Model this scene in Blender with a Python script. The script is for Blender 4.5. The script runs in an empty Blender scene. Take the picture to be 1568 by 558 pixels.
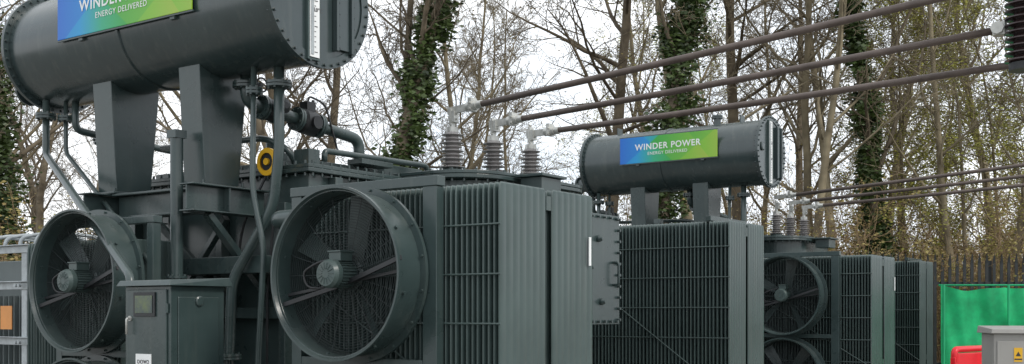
import bpy, math, random
from mathutils import Vector, Matrix
sc = bpy.context.scene
R = random.Random(7)
ROT = math.radians(55.08)
CA, SA = math.cos(ROT), math.sin(ROT)
def W(a, b, z=0.0):
    return Vector((CA*a - SA*b, SA*a + CA*b, z))

# ---------------------------------------------------------------- materials
def mat(name, col, rough=0.5, metal=0.0, var=0.12, scale=3.0, bump=0.0, bscale=60.0, col2=None, spec=0.5, detail=4.0, dust=0.0):
    m = bpy.data.materials.new(name); m.use_nodes = True
    nt = m.node_tree; N = nt.nodes; L = nt.links
    bs = N["Principled BSDF"]
    tc = N.new("ShaderNodeTexCoord")
    nz = N.new("ShaderNodeTexNoise"); nz.inputs["Scale"].default_value = scale; nz.inputs["Detail"].default_value = detail
    nz.inputs["Roughness"].default_value = 0.65
    L.new(tc.outputs["Object"], nz.inputs["Vector"])
    rp = N.new("ShaderNodeValToRGB")
    c2 = col2 if col2 else tuple(min(1, c*(1+var)+0.004) for c in col)
    c1 = tuple(c*(1-var) for c in col)
    rp.color_ramp.elements[0].position = 0.3; rp.color_ramp.elements[0].color = (*c1, 1)
    rp.color_ramp.elements[1].position = 0.7; rp.color_ramp.elements[1].color = (*c2, 1)
    L.new(nz.outputs["Fac"], rp.inputs["Fac"])
    colout = rp.outputs["Color"]
    if dust > 0:
        # road dust and lichen settled on upward-facing steel, plus rain streaks down the sides
        ge = N.new("ShaderNodeNewGeometry"); sx = N.new("ShaderNodeSeparateXYZ"); L.new(ge.outputs["Normal"], sx.inputs[0])
        mr0 = N.new("ShaderNodeMapRange"); mr0.inputs["From Min"].default_value = 0.25; mr0.inputs["From Max"].default_value = 1.0
        mr0.inputs["To Max"].default_value = dust; L.new(sx.outputs["Z"], mr0.inputs["Value"])
        mp = N.new("ShaderNodeMapping"); mp.inputs["Scale"].default_value = (14, 14, 0.8); L.new(tc.outputs["Object"], mp.inputs[0])
        ns = N.new("ShaderNodeTexNoise"); ns.inputs["Scale"].default_value = 1.0; ns.inputs["Detail"].default_value = 3; L.new(mp.outputs[0], ns.inputs["Vector"])
        st = N.new("ShaderNodeMapRange"); st.inputs["From Min"].default_value = 0.52; st.inputs["From Max"].default_value = 0.75; st.inputs["To Max"].default_value = 0.16
        L.new(ns.outputs["Fac"], st.inputs["Value"])
        ad = N.new("ShaderNodeMath"); ad.operation = 'ADD'; L.new(mr0.outputs[0], ad.inputs[0]); L.new(st.outputs[0], ad.inputs[1])
        mx = N.new("ShaderNodeMix"); mx.data_type = 'RGBA'; mx.inputs["B"].default_value = (0.15, 0.16, 0.14, 1)
        L.new(ad.outputs[0], mx.inputs["Factor"]); L.new(colout, mx.inputs["A"]); colout = mx.outputs["Result"]
    L.new(colout, bs.inputs["Base Color"])
    bs.inputs["Roughness"].default_value = rough
    if rough < 0.8:
        mr = N.new("ShaderNodeMapRange"); mr.inputs["To Min"].default_value = max(0.02, rough-0.10); mr.inputs["To Max"].default_value = min(1, rough+0.12)
        L.new(nz.outputs["Fac"], mr.inputs["Value"]); L.new(mr.outputs["Result"], bs.inputs["Roughness"])
    bs.inputs["Metallic"].default_value = metal
    bs.inputs["Specular IOR Level"].default_value = spec
    if bump > 0:
        n2 = N.new("ShaderNodeTexNoise"); n2.inputs["Scale"].default_value = bscale; n2.inputs["Detail"].default_value = 3
        L.new(tc.outputs["Object"], n2.inputs["Vector"])
        bp = N.new("ShaderNodeBump"); bp.inputs["Strength"].default_value = bump; bp.inputs["Distance"].default_value = 0.02
        L.new(n2.outputs["Fac"], bp.inputs["Height"]); L.new(bp.outputs["Normal"], bs.inputs["Normal"])
    return m

PAINT = mat("grey_paint", (0.035, 0.056, 0.055), 0.28, var=0.16, scale=2.2, bump=0.04, bscale=25, dust=0.22, spec=0.6)
PAINT_L = mat("grey_paint_radiator", (0.052, 0.079, 0.075), 0.34, var=0.18, scale=1.6, dust=0.15, spec=0.5)
PAINT_D = mat("grey_paint_dark", (0.018, 0.026, 0.027), 0.5, var=0.2, scale=3)
TANKP = mat("conservator_paint", (0.032, 0.049, 0.050), 0.24, var=0.14, scale=1.8, bump=0.03, bscale=12, dust=0.22, spec=0.7)
BLACK = mat("black_steel", (0.016, 0.018, 0.02), 0.45, var=0.3, scale=8)
STEEL = mat("bright_steel", (0.52, 0.52, 0.49), 0.4, metal=0.5, var=0.2, scale=12)
GALV = mat("galvanised_steel", (0.38, 0.41, 0.42), 0.5, metal=0.3, var=0.25, scale=6)
PORC = mat("grey_porcelain", (0.27, 0.255, 0.25), 0.22, var=0.15, scale=6)
BROWN = mat("brown_porcelain", (0.045, 0.027, 0.027), 0.2, var=0.2, scale=6)
BAR = mat("busbar_tube", (0.115, 0.088, 0.075), 0.5, metal=0.2, var=0.3, scale=4)
WHITE = mat("white_enamel", (0.8, 0.81, 0.8), 0.4, var=0.05)
INK = mat("ink", (0.03, 0.03, 0.035), 0.5)
YEL = mat("yellow_paint", (0.8, 0.45, 0.02), 0.4, var=0.08)
ORANGE = mat("orange_label", (0.65, 0.27, 0.07), 0.5)
RED = mat("red_plastic", (0.70, 0.006, 0.016), 0.35, var=0.1)
CONC = mat("concrete", (0.32, 0.31, 0.29), 0.9, var=0.2, scale=3, bump=0.4)
SCREEN = mat("screen_glass", (0.03, 0.07, 0.10), 0.08, var=0.5, scale=9, col2=(0.12, 0.16, 0.05))
BARK = mat("bark", (0.115, 0.088, 0.058), 0.95, var=0.4, scale=2.5, col2=(0.21, 0.17, 0.115), detail=2)
BARK2 = mat("bark_pale", (0.175, 0.140, 0.088), 0.95, var=0.4, scale=2.0, col2=(0.30, 0.25, 0.16), detail=2)
TWIG = mat("twig_brown", (0.23, 0.15, 0.08), 0.95, var=0.35, scale=1.2, col2=(0.38, 0.27, 0.15), detail=2)
IVY = mat("ivy_leaves", (0.028, 0.056, 0.014), 0.45, var=0.5, scale=2.0, col2=(0.085, 0.13, 0.032), detail=3)
BUD = mat("spring_buds", (0.28, 0.29, 0.05), 0.8, var=0.3, scale=0.8, col2=(0.42, 0.40, 0.08), detail=2)
BUD2 = mat("dry_leaves", (0.28, 0.19, 0.07), 0.8, var=0.35, scale=0.8, col2=(0.38, 0.32, 0.11), detail=2)
BUSH = mat("evergreen_leaves", (0.05, 0.075, 0.024), 0.7, var=0.4, scale=1.5, col2=(0.14, 0.15, 0.045), detail=2)
GMAT = mat("gravel", (0.22, 0.21, 0.19), 0.95, var=0.35, scale=14, bump=0.7, bscale=40)
GREEN = mat("green_debris_netting", (0.006, 0.42, 0.15), 0.7, var=0.3, scale=3, bump=0.15, bscale=200)
BOXG = mat("beige_grey_kiosk", (0.32, 0.31, 0.29), 0.6, var=0.08, scale=2, dust=0.1)

def sign_mat():
    m = bpy.data.materials.new("sign_print"); m.use_nodes = True
    nt = m.node_tree; N = nt.nodes; L = nt.links; bs = N["Principled BSDF"]
    bs.inputs["Roughness"].default_value = 0.35
    tc = N.new("ShaderNodeTexCoord"); sp = N.new("ShaderNodeSeparateXYZ")
    L.new(tc.outputs["Generated"], sp.inputs[0])
    def math_(op, a, b):
        n = N.new("ShaderNodeMath"); n.operation = op
        for i, x in enumerate((a, b)):
            if isinstance(x, (int, float)): n.inputs[i].default_value = x
            else: L.new(x, n.inputs[i])
        return n.outputs[0]
    u = math_('SUBTRACT', 1.0, sp.outputs["Y"]); v = sp.outputs["Z"]
    # first diagonal: blue top-left, green triangle rising from lower left
    d1 = math_('SUBTRACT', u, math_('MULTIPLY', v, 0.35))
    fac1 = math_('GREATER_THAN', d1, 0.06)
    d2 = math_('ADD', u, math_('MULTIPLY', v, 0.30))
    fac2 = math_('GREATER_THAN', d2, 0.55)
    d3 = math_('SUBTRACT', u, math_('MULTIPLY', v, 0.35))
    fac3 = math_('GREATER_THAN', d3, 0.62)
    d4 = math_('ADD', u, math_('MULTIPLY', v, 0.2)); fac4 = math_('GREATER_THAN', d4, 0.92)
    rp = N.new("ShaderNodeValToRGB"); cr = rp.color_ramp
    cr.elements[0].position = 0.0; cr.elements[0].color = (0.0, 0.13, 0.56, 1)
    cr.elements[1].position = 1.0; cr.elements[1].color = (0.40, 0.47, 0.06, 1)
    for p, c in ((0.25, (0.0, 0.29, 0.60)), (0.36, (0.02, 0.38, 0.20)), (0.48, (0.03, 0.36, 0.04)), (0.8, (0.21, 0.48, 0.03))):
        e = cr.elements.new(p); e.color = (*c, 1)
    off = math_('MULTIPLY', u, 0.62)
    for f, k in ((fac1, 0.14), (fac2, 0.10), (fac3, 0.12), (fac4, -0.10)): off = math_('ADD', off, math_('MULTIPLY', f, k))
    L.new(off, rp.inputs["Fac"]); L.new(rp.outputs["Color"], bs.inputs["Base Color"])
    return m
SIGN = sign_mat()

# ---------------------------------------------------------------- mesh builder
def perp(t):
    t = t.normalized()
    u = Vector((0, 0, 1)).cross(t)
    if u.length < 1e-3: u = Vector((1, 0, 0)).cross(t)
    u.normalize(); return u, t.cross(u)
class MB:
    def __init__(s): s.v = []; s.f = []; s.sm = []; s.mi = []
    def face(s, idx, sm=False, mi=0): s.f.append(idx); s.sm.append(sm); s.mi.append(mi)
    def box(s, x0, x1, y0, y1, z0, z1, mi=0):
        o = len(s.v)
        for z in (z0, z1):
            s.v += [(x0, y0, z), (x1, y0, z), (x1, y1, z), (x0, y1, z)]
        for q in ((3, 2, 1, 0), (4, 5, 6, 7), (0, 1, 5, 4), (1, 2, 6, 5), (2, 3, 7, 6), (3, 0, 4, 7)):
            s.face([o+i for i in q], False, mi)
    def hull8(s, bot, top, mi=0):
        o = len(s.v); s.v += [tuple(p) for p in bot] + [tuple(p) for p in top]
        for q in ((3, 2, 1, 0), (4, 5, 6, 7), (0, 1, 5, 4), (1, 2, 6, 5), (2, 3, 7, 6), (3, 0, 4, 7)):
            s.face([o+i for i in q], False, mi)
    def beam(s, p0, p1, w, h, mi=0):
        p0 = Vector(p0); p1 = Vector(p1); u, v = perp(p1-p0)
        c = [(-w/2, -h/2), (w/2, -h/2), (w/2, h/2), (-w/2, h/2)]
        s.hull8([p0+u*a+v*b for a, b in c], [p1+u*a+v*b for a, b in c], mi)
    def ibeam(s, p0, p1, w, h, t=0.014, mi=0):
        p0 = Vector(p0); p1 = Vector(p1); u, v = perp(p1-p0)
        for sgn in (-1, 1):
            o = v*sgn*(h/2-t/2); s.beam(p0+o, p1+o, w, t, mi)
        s.beam(p0, p1, t, h-2*t-0.002, mi)
    def lathe(s, o, ax, prof, n=32, mi=0, sm=True, capped=True):
        o = Vector(o); ax = Vector(ax).normalized(); u, v = perp(ax)
        cs = [(math.cos(2*math.pi*i/n), math.sin(2*math.pi*i/n)) for i in range(n)]
        for k in range(len(prof)-1):
            (r0, h0), (r1, h1) = prof[k], prof[k+1]
            b = len(s.v)
            for r, h in ((r0, h0), (r1, h1)):
                for c, q in cs: s.v.append(tuple(o+ax*h+u*(c*r)+v*(q*r)))
            for i in range(n):
                j = (i+1) % n
                s.face([b+i, b+j, b+n+j, b+n+i], sm, mi)
        if capped:
            for (r, h), rev in ((prof[0], True), (prof[-1], False)):
                if r < 1e-4: continue
                b = len(s.v)
                for c, q in cs: s.v.append(tuple(o+ax*h+u*(c*r)+v*(q*r)))
                idx = list(range(b, b+n))
                s.face(idx[::-1] if rev else idx, False, mi)
    def cyl(s, p0, p1, r, n=20, mi=0, r1=None):
        p0 = Vector(p0); p1 = Vector(p1)
        s.lathe(p0, p1-p0, [(r, 0), (r if r1 is None else r1, (p1-p0).length)], n, mi)
    def pipe(s, pts, r, n=14, fil=0.12, mi=0):
        pts = [Vector(p) for p in pts]; out = [pts[0]]
        for i in range(1, len(pts)-1):
            a, b, c = pts[i-1], pts[i], pts[i+1]
            d = min(fil, (a-b).length*0.45, (c-b).length*0.45)
            q0 = b+(a-b).normalized()*d; q1 = b+(c-b).normalized()*d
            for k in range(6):
                t = k/5; out.append(q0*(1-t)**2+b*2*t*(1-t)+q1*t*t)
        out.append(pts[-1]); pts = out
        t = (pts[1]-pts[0]).normalized(); u, v = perp(t); base = len(s.v)
        for i, p in enumerate(pts):
            if i == 0: t2 = (pts[1]-p)
            elif i == len(pts)-1: t2 = p-pts[i-1]
            else: t2 = (pts[i+1]-p).normalized()+(p-pts[i-1]).normalized()
            t2.normalize(); u = (u-t2*u.dot(t2)).normalized(); v = t2.cross(u)
            for k in range(n):
                a = 2*math.pi*k/n; s.v.append(tuple(p+u*(math.cos(a)*r)+v*(math.sin(a)*r)))
        for i in range(len(pts)-1):
            for k in range(n):
                j = (k+1) % n
                s.face([base+i*n+k, base+i*n+j, base+(i+1)*n+j, base+(i+1)*n+k], True, mi)
        s.face([base+k for k in range(n)][::-1], False, mi); s.face([base+(len(pts)-1)*n+k for k in range(n)], False, mi)
    def flange(s, p, ax, r, t=0.025, mi=0, bolts=8):
        p = Vector(p); ax = Vector(ax).normalized()
        s.lathe(p-ax*t, ax, [(r, 0), (r, t*0.85)], 20, mi, True); s.lathe(p+ax*t*0.1, ax, [(r, 0), (r, t*0.85)], 20, mi, True)
        s.bolts(p, ax, r*0.82, bolts, t*1.5, 0.011, mi)
    def bolts(s, c, ax, rad, cnt, hl, br=0.012, mi=0):
        c = Vector(c); ax = Vector(ax).normalized(); u, v = perp(ax)
        for i in range(cnt):
            a = 2*math.pi*(i+.5)/cnt; q = c+u*math.cos(a)*rad+v*math.sin(a)*rad
            s.lathe(q-ax*hl, ax, [(br, 0), (br, 2*hl)], 6, mi, False)
    def torus(s, c, ax, R0, r, n=48, m=4, mi=0):
        c = Vector(c); ax = Vector(ax).normalized(); u, v = perp(ax); b = len(s.v)
        for i in range(n):
            a = 2*math.pi*i/n; d = u*math.cos(a)+v*math.sin(a)
            for k in range(m):
                q = 2*math.pi*k/m; s.v.append(tuple(c+d*(R0+r*math.cos(q))+ax*(r*math.sin(q))))
        for i in range(n):
            for k in range(m):
                i2 = (i+1) % n; k2 = (k+1) % m
                s.face([b+i*m+k, b+i2*m+k, b+i2*m+k2, b+i*m+k2], True, mi)
    def obj(s, name, mats, parent=None, bevel=0.0):
        me = bpy.data.meshes.new(name); me.from_pydata(s.v, [], s.f); me.update()
        me.polygons.foreach_set("use_smooth", s.sm); me.polygons.foreach_set("material_index", s.mi)
        for m in (mats if isinstance(mats, (list, tuple)) else [mats]): me.materials.append(m)
        ob = bpy.data.objects.new(name, me); sc.collection.objects.link(ob)
        if parent: ob.parent = parent
        if bevel > 0:
            bv = ob.modifiers.new("bevel", 'BEVEL'); bv.width = bevel; bv.segments = 2; bv.limit_method = 'ANGLE'; bv.angle_limit = math.radians(50)
        return ob
def empty(name, loc=(0, 0, 0), rot=0.0):
    e = bpy.data.objects.new(name, None); sc.collection.objects.link(e)
    e.location = loc; e.rotation_euler = (0, 0, rot); return e
def text(body, size, loc, parent, m, faceneg='a', name="lettering", off=0.0):
    cu = bpy.data.curves.new(name, 'FONT'); cu.body = body; cu.size = size; cu.align_x = 'CENTER'; cu.align_y = 'CENTER'
    cu.extrude = 0.001; cu.space_character = 1.12; cu.offset = off
    ob = bpy.data.objects.new(name, cu); sc.collection.objects.link(ob); ob.data.materials.append(m)
    ob.parent = parent
    if faceneg == 'a': X, Z = Vector((0, -1, 0)), Vector((-1, 0, 0))
    else: X, Z = Vector((1, 0, 0)), Vector((0, -1, 0))
    Y = Vector((0, 0, 1))
    M = Matrix((X, Y, Z)).transposed().to_4x4(); M.translation = Vector(loc)
    ob.matrix_local = M
    return ob

# ---------------------------------------------------------------- radiator bank
def radiator(par, name, a0, b0, b1, z0, z1, w=0.56, banks=2, gap=0.07, pitch=0.045, rods=True, diag=True):
    mb = MB(); N = 42; fl = 7; rj = random.Random(int(a0*100+b0*10))
    for bk in range(banks):
        aa = a0+bk*(w+gap); nb = int((b1-b0)/pitch)
        for i in range(nb+1):
            b = b0+0.014+i*pitch+rj.uniform(-.0025, .0025); ja = rj.uniform(-.003, .003)
            loop = []
            for k in range(N+1):
                u = k/N; t = 0.003+0.008*abs(math.sin(math.pi*fl*u))**0.7
                loop.append((aa+ja+u*w, t))
            ring = [(x, t) for x, t in loop]+[(x, -t) for x, t in loop[::-1]]
            n = len(ring); o = len(mb.v)
            lev = ((z0, .25), (z0+0.05, 1), (z1-0.06, 1), (z1-0.015, .55), (z1, .15))
            for zz, sc_ in lev:
                ins = 0.0 if 0.9 < sc_ else (0.02 if sc_ < .3 else .006)
                for x, t in ring:
                    xx = min(max(x, aa+ja+ins), aa+ja+w-ins)
                    mb.v.append((xx, b+t*sc_, zz))
            for l in range(len(lev)-1):
                for k in range(n):
                    j = (k+1) % n
                    mb.face([o+l*n+j, o+l*n+k, o+(l+1)*n+k, o+(l+1)*n+j], True)
            mb.face([o+(len(lev)-1)*n+k for k in range(n)][::-1]); mb.face([o+k for k in range(n)])
        for zz in (z0+0.12, z1-0.10):
            mb.cyl((aa+w/2, b0+0.03, zz), (aa+w/2, b1+0.25, zz), 0.05)
    ob = mb.obj(name, PAINT_L, par)
    if rods:
        rb = MB(); zz = z1-0.28
        while zz > z0+0.1:
            rb.cyl((a0-0.012, b0-0.01, zz), (a0-0.012, b1, zz), 0.007, 6)
            zz -= 0.33
        if diag:
            rb.cyl((a0-0.022, b0, z0+0.35), (a0-0.022, b1, z1-0.62), 0.007, 6)
        for zz in (z1-0.1, z0+0.4):
            rb.box(a0+w+0.005, a0+w+gap-0.005, b0+0.01, b0+0.03, zz-0.05, zz+0.05)
        rb.obj(name+"_tie_rods", PAINT_L, par)
    return ob

# ---------------------------------------------------------------- fan
def fan(par, name, a, b, z, r=0.60, seed=0, L=0.29):
    e = bpy.data.objects.new(name, None); sc.collection.objects.link(e); e.parent = par; e.location = (a, b, z)
    ax = Vector((1, 0, 0))
    m = MB()
    m.lathe((0, 0, 0), ax, [(r-0.012, 0.0), (r-0.03, 0.04), (r-0.035, L)], 72, 0, True, False)
    m.lathe((0, 0, 0), ax, [(r-0.012, 0.0), (r+0.004, 0.0)], 72, 0, False, False)
    m.lathe((0, 0, 0), ax, [(r+0.004, 0), (r+0.004, 0.022), (r-0.028, 0.024)], 72, 0, False, False)
    m.lathe((0, 0, 0), ax, [(r-0.028, 0.024), (r-0.028, L-0.03)], 72, 0, True, False)
    m.lathe((0, 0, 0), ax, [(r-0.028, L-0.03), (r+0.02, L-0.028), (r+0.02, L), (r-0.035, L)], 72, 0, False, False)
    m.bolts((L-0.014, 0, 0), ax, r, 16, 0.03, 0.010)
    for i in range(8):
        t = 2*math.pi*(i+.3)/8
        m.lathe((0.10, math.cos(t)*(r-0.02), math.sin(t)*(r-0.02)), (0, math.cos(t), math.sin(t)), [(0.012, -0.02), (0.012, 0.012)], 6, 0, False)
    m.obj("shroud", PAINT, e)
    g = MB()
    k = 0.10
    while k < r-0.03:
        g.torus((0.15, 0, 0), ax, k, 0.0027, 56, 3); k += 0.019
    for i in range(24):
        t = 2*math.pi*i/24; c, s_ = math.cos(t), math.sin(t)
        g.cyl((0.153, c*0.1, s_*0.1), (0.153, c*(r-0.03), s_*(r-0.03)), 0.003, 5)
    g.obj("wire_guard", PAINT_D, e)
    bl = MB(); nb = 5
    bl.lathe((0.18, 0, 0), ax, [(0.09, 0), (0.11, 0.02), (0.11, 0.08)], 24)
    for i in range(nb):
        t0 = 2*math.pi*(i+0.25+seed*.13)/nb
        rows = []
        for j in range(6):
            rr = 0.10+(r-0.15)*j/5; ch = 0.11+0.06*j/5; pitch = math.radians(50-22*j/5)
            row = []
            for s_ in (-0.5, -0.17, 0.17, 0.5):
                off = s_*ch; x = 0.22+off*math.sin(pitch)+0.02*(0.25-s_*s_); tang = off*math.cos(pitch)
                th = t0+tang/rr
                row.append((x, math.cos(th)*rr, math.sin(th)*rr))
            rows.append(row)
        o = len(bl.v)
        for row in rows: bl.v += row
        for j in range(5):
            for q in range(3): bl.face([o+j*4+q, o+j*4+q+1, o+(j+1)*4+q+1, o+(j+1)*4+q], True)
    bl.obj("blades", PAINT, e)
    mo = MB()
    mo.lathe((-0.06, 0, 0), ax, [(0.03, -0.002), (0.085, 0.0), (0.10, 0.03), (0.10, 0.07)], 28)
    mo.lathe((0.01, 0, 0), ax, [(0.088, 0), (0.088, 0.20)], 28)
    for i in range(26):
        t = 2*math.pi*i/26; c, s_ = math.cos(t), math.sin(t)
        mo.cyl((0.02, c*0.094, s_*0.094), (0.19, c*0.094, s_*0.094), 0.0055, 5)
    mo.box(0.03, 0.15, -0.055, 0.055, 0.09, 0.15)
    mo.box(0.02, 0.16, -0.062, 0.062, 0.151, 0.162)
    for i in range(14):
        t = 2*math.pi*i/14; c, s_ = math.cos(t), math.sin(t)
        mo.cyl((-0.066, c*0.03, s_*0.03), (-0.064, c*0.075, s_*0.075), 0.003, 4)
    mo.obj("motor", PAINT_L, e, 0.003)
    ar = MB()
    ar.beam((0.06, -(r-0.03), 0.10), (0.10, 0.0, -0.075), 0.02, 0.03)
    ar.beam((0.10, 0.0, -0.075), (0.06, (r-0.03), -0.22), 0.02, 0.03)
    ar.beam((0.13, -(r-0.05), 0.02), (0.13, (r-0.05), -0.14), 0.02, 0.02)
    ar.pipe([(0.10, 0.05, 0.11), (0.06, 0.18, 0.09), (0.05, 0.33, 0.02), (0.06, 0.30, -0.09), (0.10, 0.15, -0.10)], 0.009, 8, 0.1)
    ar.obj("support_arms", BLACK, e)
    return e

# ---------------------------------------------------------------- bushing
def bushing(par, name, a, b, z, h=0.36):
    m = MB()
    prof = [(0.10, 0), (0.10, 0.05), (0.075, 0.06)]
    n = 9; pr = []
    for i in range(n):
        zz = 0.06+h*i/n; rr = 0.128 if i % 2 == 0 else 0.110; rr *= (1-0.18*i/n)
        pr += [(0.062, zz), (rr, zz+0.010), (rr, zz+0.016), (0.066, zz+h/n*0.62)]
    pr += [(0.06, 0.06+h)]
    m.lathe((a, b, z), (0, 0, 1), prof, 24, 1)
    m.bolts((a, b, z+0.05), (0, 0, 1), 0.088, 8, 0.02, 0.01, 1)
    m.lathe((a, b, z), (0, 0, 1), pr, 28, 0)
    t = z+0.06+h
    m.lathe((a, b, t), (0, 0, 1), [(0.062, 0), (0.062, 0.05), (0.03, 0.055), (0.02, 0.10), (0.02, 0.2)], 20, 2)
    m.box(a-0.04, a+0.04, b-0.012, b+0.012, t+0.07, t+0.24, 2)
    m.box(a-0.035, a+0.045, b-0.05, b-0.013, t+0.10, t+0.21, 2)
    for q in (0.13, 0.18):
        m.cyl((a, b-0.07, t+q), (a, b+0.03, t+q), 0.012, 6, 2)
    m.obj(name, [PORC, PAINT_L, STEEL], par)
    return t+0.17

# ---------------------------------------------------------------- conservator
def conservator(par, db, b1=10.38, legs=(7.95, 9.2), sg=(7.56, 9.46)):
    e = bpy.data.objects.new("conservator", None); sc.collection.objects.link(e); e.parent = par; e.location = (0, db, 0)
    a, z, r = 6.71, 4.22, 0.53; b0 = 6.62
    m = MB(); ay = (0, 1, 0)
    m.lathe((a, b0, z), ay, [(r, 0.04), (r, b1-b0-0.04)], 96, 0, True, False)
    for bb in (b0, b1-0.05):
        m.lathe((a, bb, z), ay, [(r-0.03, 0), (r+0.055, 0), (r+0.055, 0.024)], 96, 0, False, False)
        m.lathe((a, bb, z), ay, [(r, 0.024), (r+0.055, 0.024)], 96, 0, False, False)
        m.lathe((a, bb+0.027, z), ay, [(r, 0), (r+0.05, 0), (r+0.05, 0.024), (r, 0.024)], 96, 0, False, False)
    m.bolts((a, b0+0.025, z), ay, r+0.028, 40, 0.045, 0.013)
    m.bolts((a, b1-0.025, z), ay, r+0.028, 40, 0.045, 0.013)
    m.lathe((a, b0-0.0, z), ay, [(0.0, 0.012), (r-0.02, 0.012), (r, 0.013)], 72, 0, False, False)
    m.lathe((a, b1, z), ay, [(r, -0.01), (r*0.8, 0.05), (r*0.4, 0.09), (0.0, 0.10)], 72, 0, True, False)
    bb = (b0+b1)/2+0.1
    m.lathe((a, bb, z), ay, [(r, 0), (r+0.014, 0.004), (r+0.014, 0.04), (r, 0.044)], 96, 0, False, False)
    m.cyl((a, bb-.8, z+r-0.02), (a, bb-.8, z+r+0.12), 0.06); m.flange((a, bb-.8, z+r+.13), (0, 0, 1), 0.09)
    for q in (b0+.5, b1-.5): m.box(a-.08, a+.08, q, q+.02, z+r-0.01, z+r+.11)
    # drain sump stub on the far end cap
    m.cyl((a-.1, b1+.04, z-.33), (a-.1, b1+.26, z-.33), 0.12, 24); m.lathe((a-.1, b1+.262, z-.33), ay, [(0.16, 0), (0.16, 0.03)], 24)
    m.obj("shell", TANKP, e)
    d = MB()
    for aa in (6.86, 7.04):
        d.box(aa, aa+0.03, b0-0.045, b0+0.008, z-0.42, z+0.42)
        for i in range(9):
            zz = z-0.38+i*0.095
            d.lathe((aa+0.055, b0+0.0, zz), (0, -1, 0), [(0.012, 0), (0.012, 0.03)], 6, 0, False)
    d.box(6.895, 7.035, b0-0.02, b0+0.009, z-0.40, z+0.40)
    d.lathe((6.33, b0+0.012, z+0.05), (0, -1, 0), [(0.07, 0), (0.07, 0.02), (0.05, 0.03)], 24)
    d.obj("end_cover_channels", TANKP, e, 0.003)
    g = MB()
    g.box(6.545, 6.685, b0-0.02, b0+0.01, z-0.54, z+0.50)
    g.box(6.562, 6.668, b0-0.03, b0-0.0215, z-0.52, z+0.48, 1)
    g.box(6.572, 6.60, b0-0.036, b0-0.031, z-0.50, z+0.46, 2)
    for i in range(23):
        zz = z-0.48+i*0.042
        g.box(6.61, 6.625 if i % 5 else 6.645, b0-0.0335, b0-0.031, zz, zz+0.005, 3)
    g.obj("oil_level_gauge", [PAINT_L, WHITE, GALV, INK], e)
    for q, s_ in ((z-0.17, "-10°C"), (z+0.08, "15°C")):
        text(s_, 0.045, (6.64, b0-0.034, q+0.04), e, INK, 'b', "gauge_figures")
    lg = MB()
    for bb in legs:
        w2 = 0.14
        lo = [(6.50, bb-w2, 2.74), (6.88, bb-w2, 2.74), (6.88, bb+w2, 2.74), (6.50, bb+w2, 2.74)]
        hi = [(6.43, bb-w2, 3.85), (6.99, bb-w2, 3.85), (6.99, bb+w2, 3.85), (6.43, bb+w2, 3.85)]
        lg.hull8(lo, hi)
        lg.box(6.44, 6.94, bb-w2-0.04, bb+w2+0.04, 2.715, 2.738)
        for aa in (6.47, 6.91):
            for q in (-w2-.015, w2+.015): lg.lathe((aa, bb+q, 2.70), (0, 0, 1), [(0.013, 0), (0.013, 0.07)], 6, 0, False)
    lg.obj("support_legs", PAINT, e, 0.006)
    s0, s1 = sg; sm = (s0+s1)/2
    s = MB(); s.box(6.145, 6.16, s0, s1, 4.14, 4.58); s.obj("sign_board", SIGN, e, 0.003)
    f = MB(); f.box(6.161, 6.2, s0+.24, s0+.3, 4.1, 4.5); f.box(6.161, 6.2, s1-.36, s1-.3, 4.1, 4.5)
    f.box(6.150, 6.163, s0-.012, s1+.012, 4.125, 4.139); f.box(6.150, 6.163, s0-.012, s1+.012, 4.581, 4.595)
    f.obj("sign_brackets", PAINT, e)
    text("WINDER POWER", 0.145, (6.142, sm, 4.40), e, WHITE, 'a', off=0.0025)
    text("ENERGY DELIVERED", 0.075, (6.142, sm, 4.285), e, WHITE, 'a')
    return e

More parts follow.
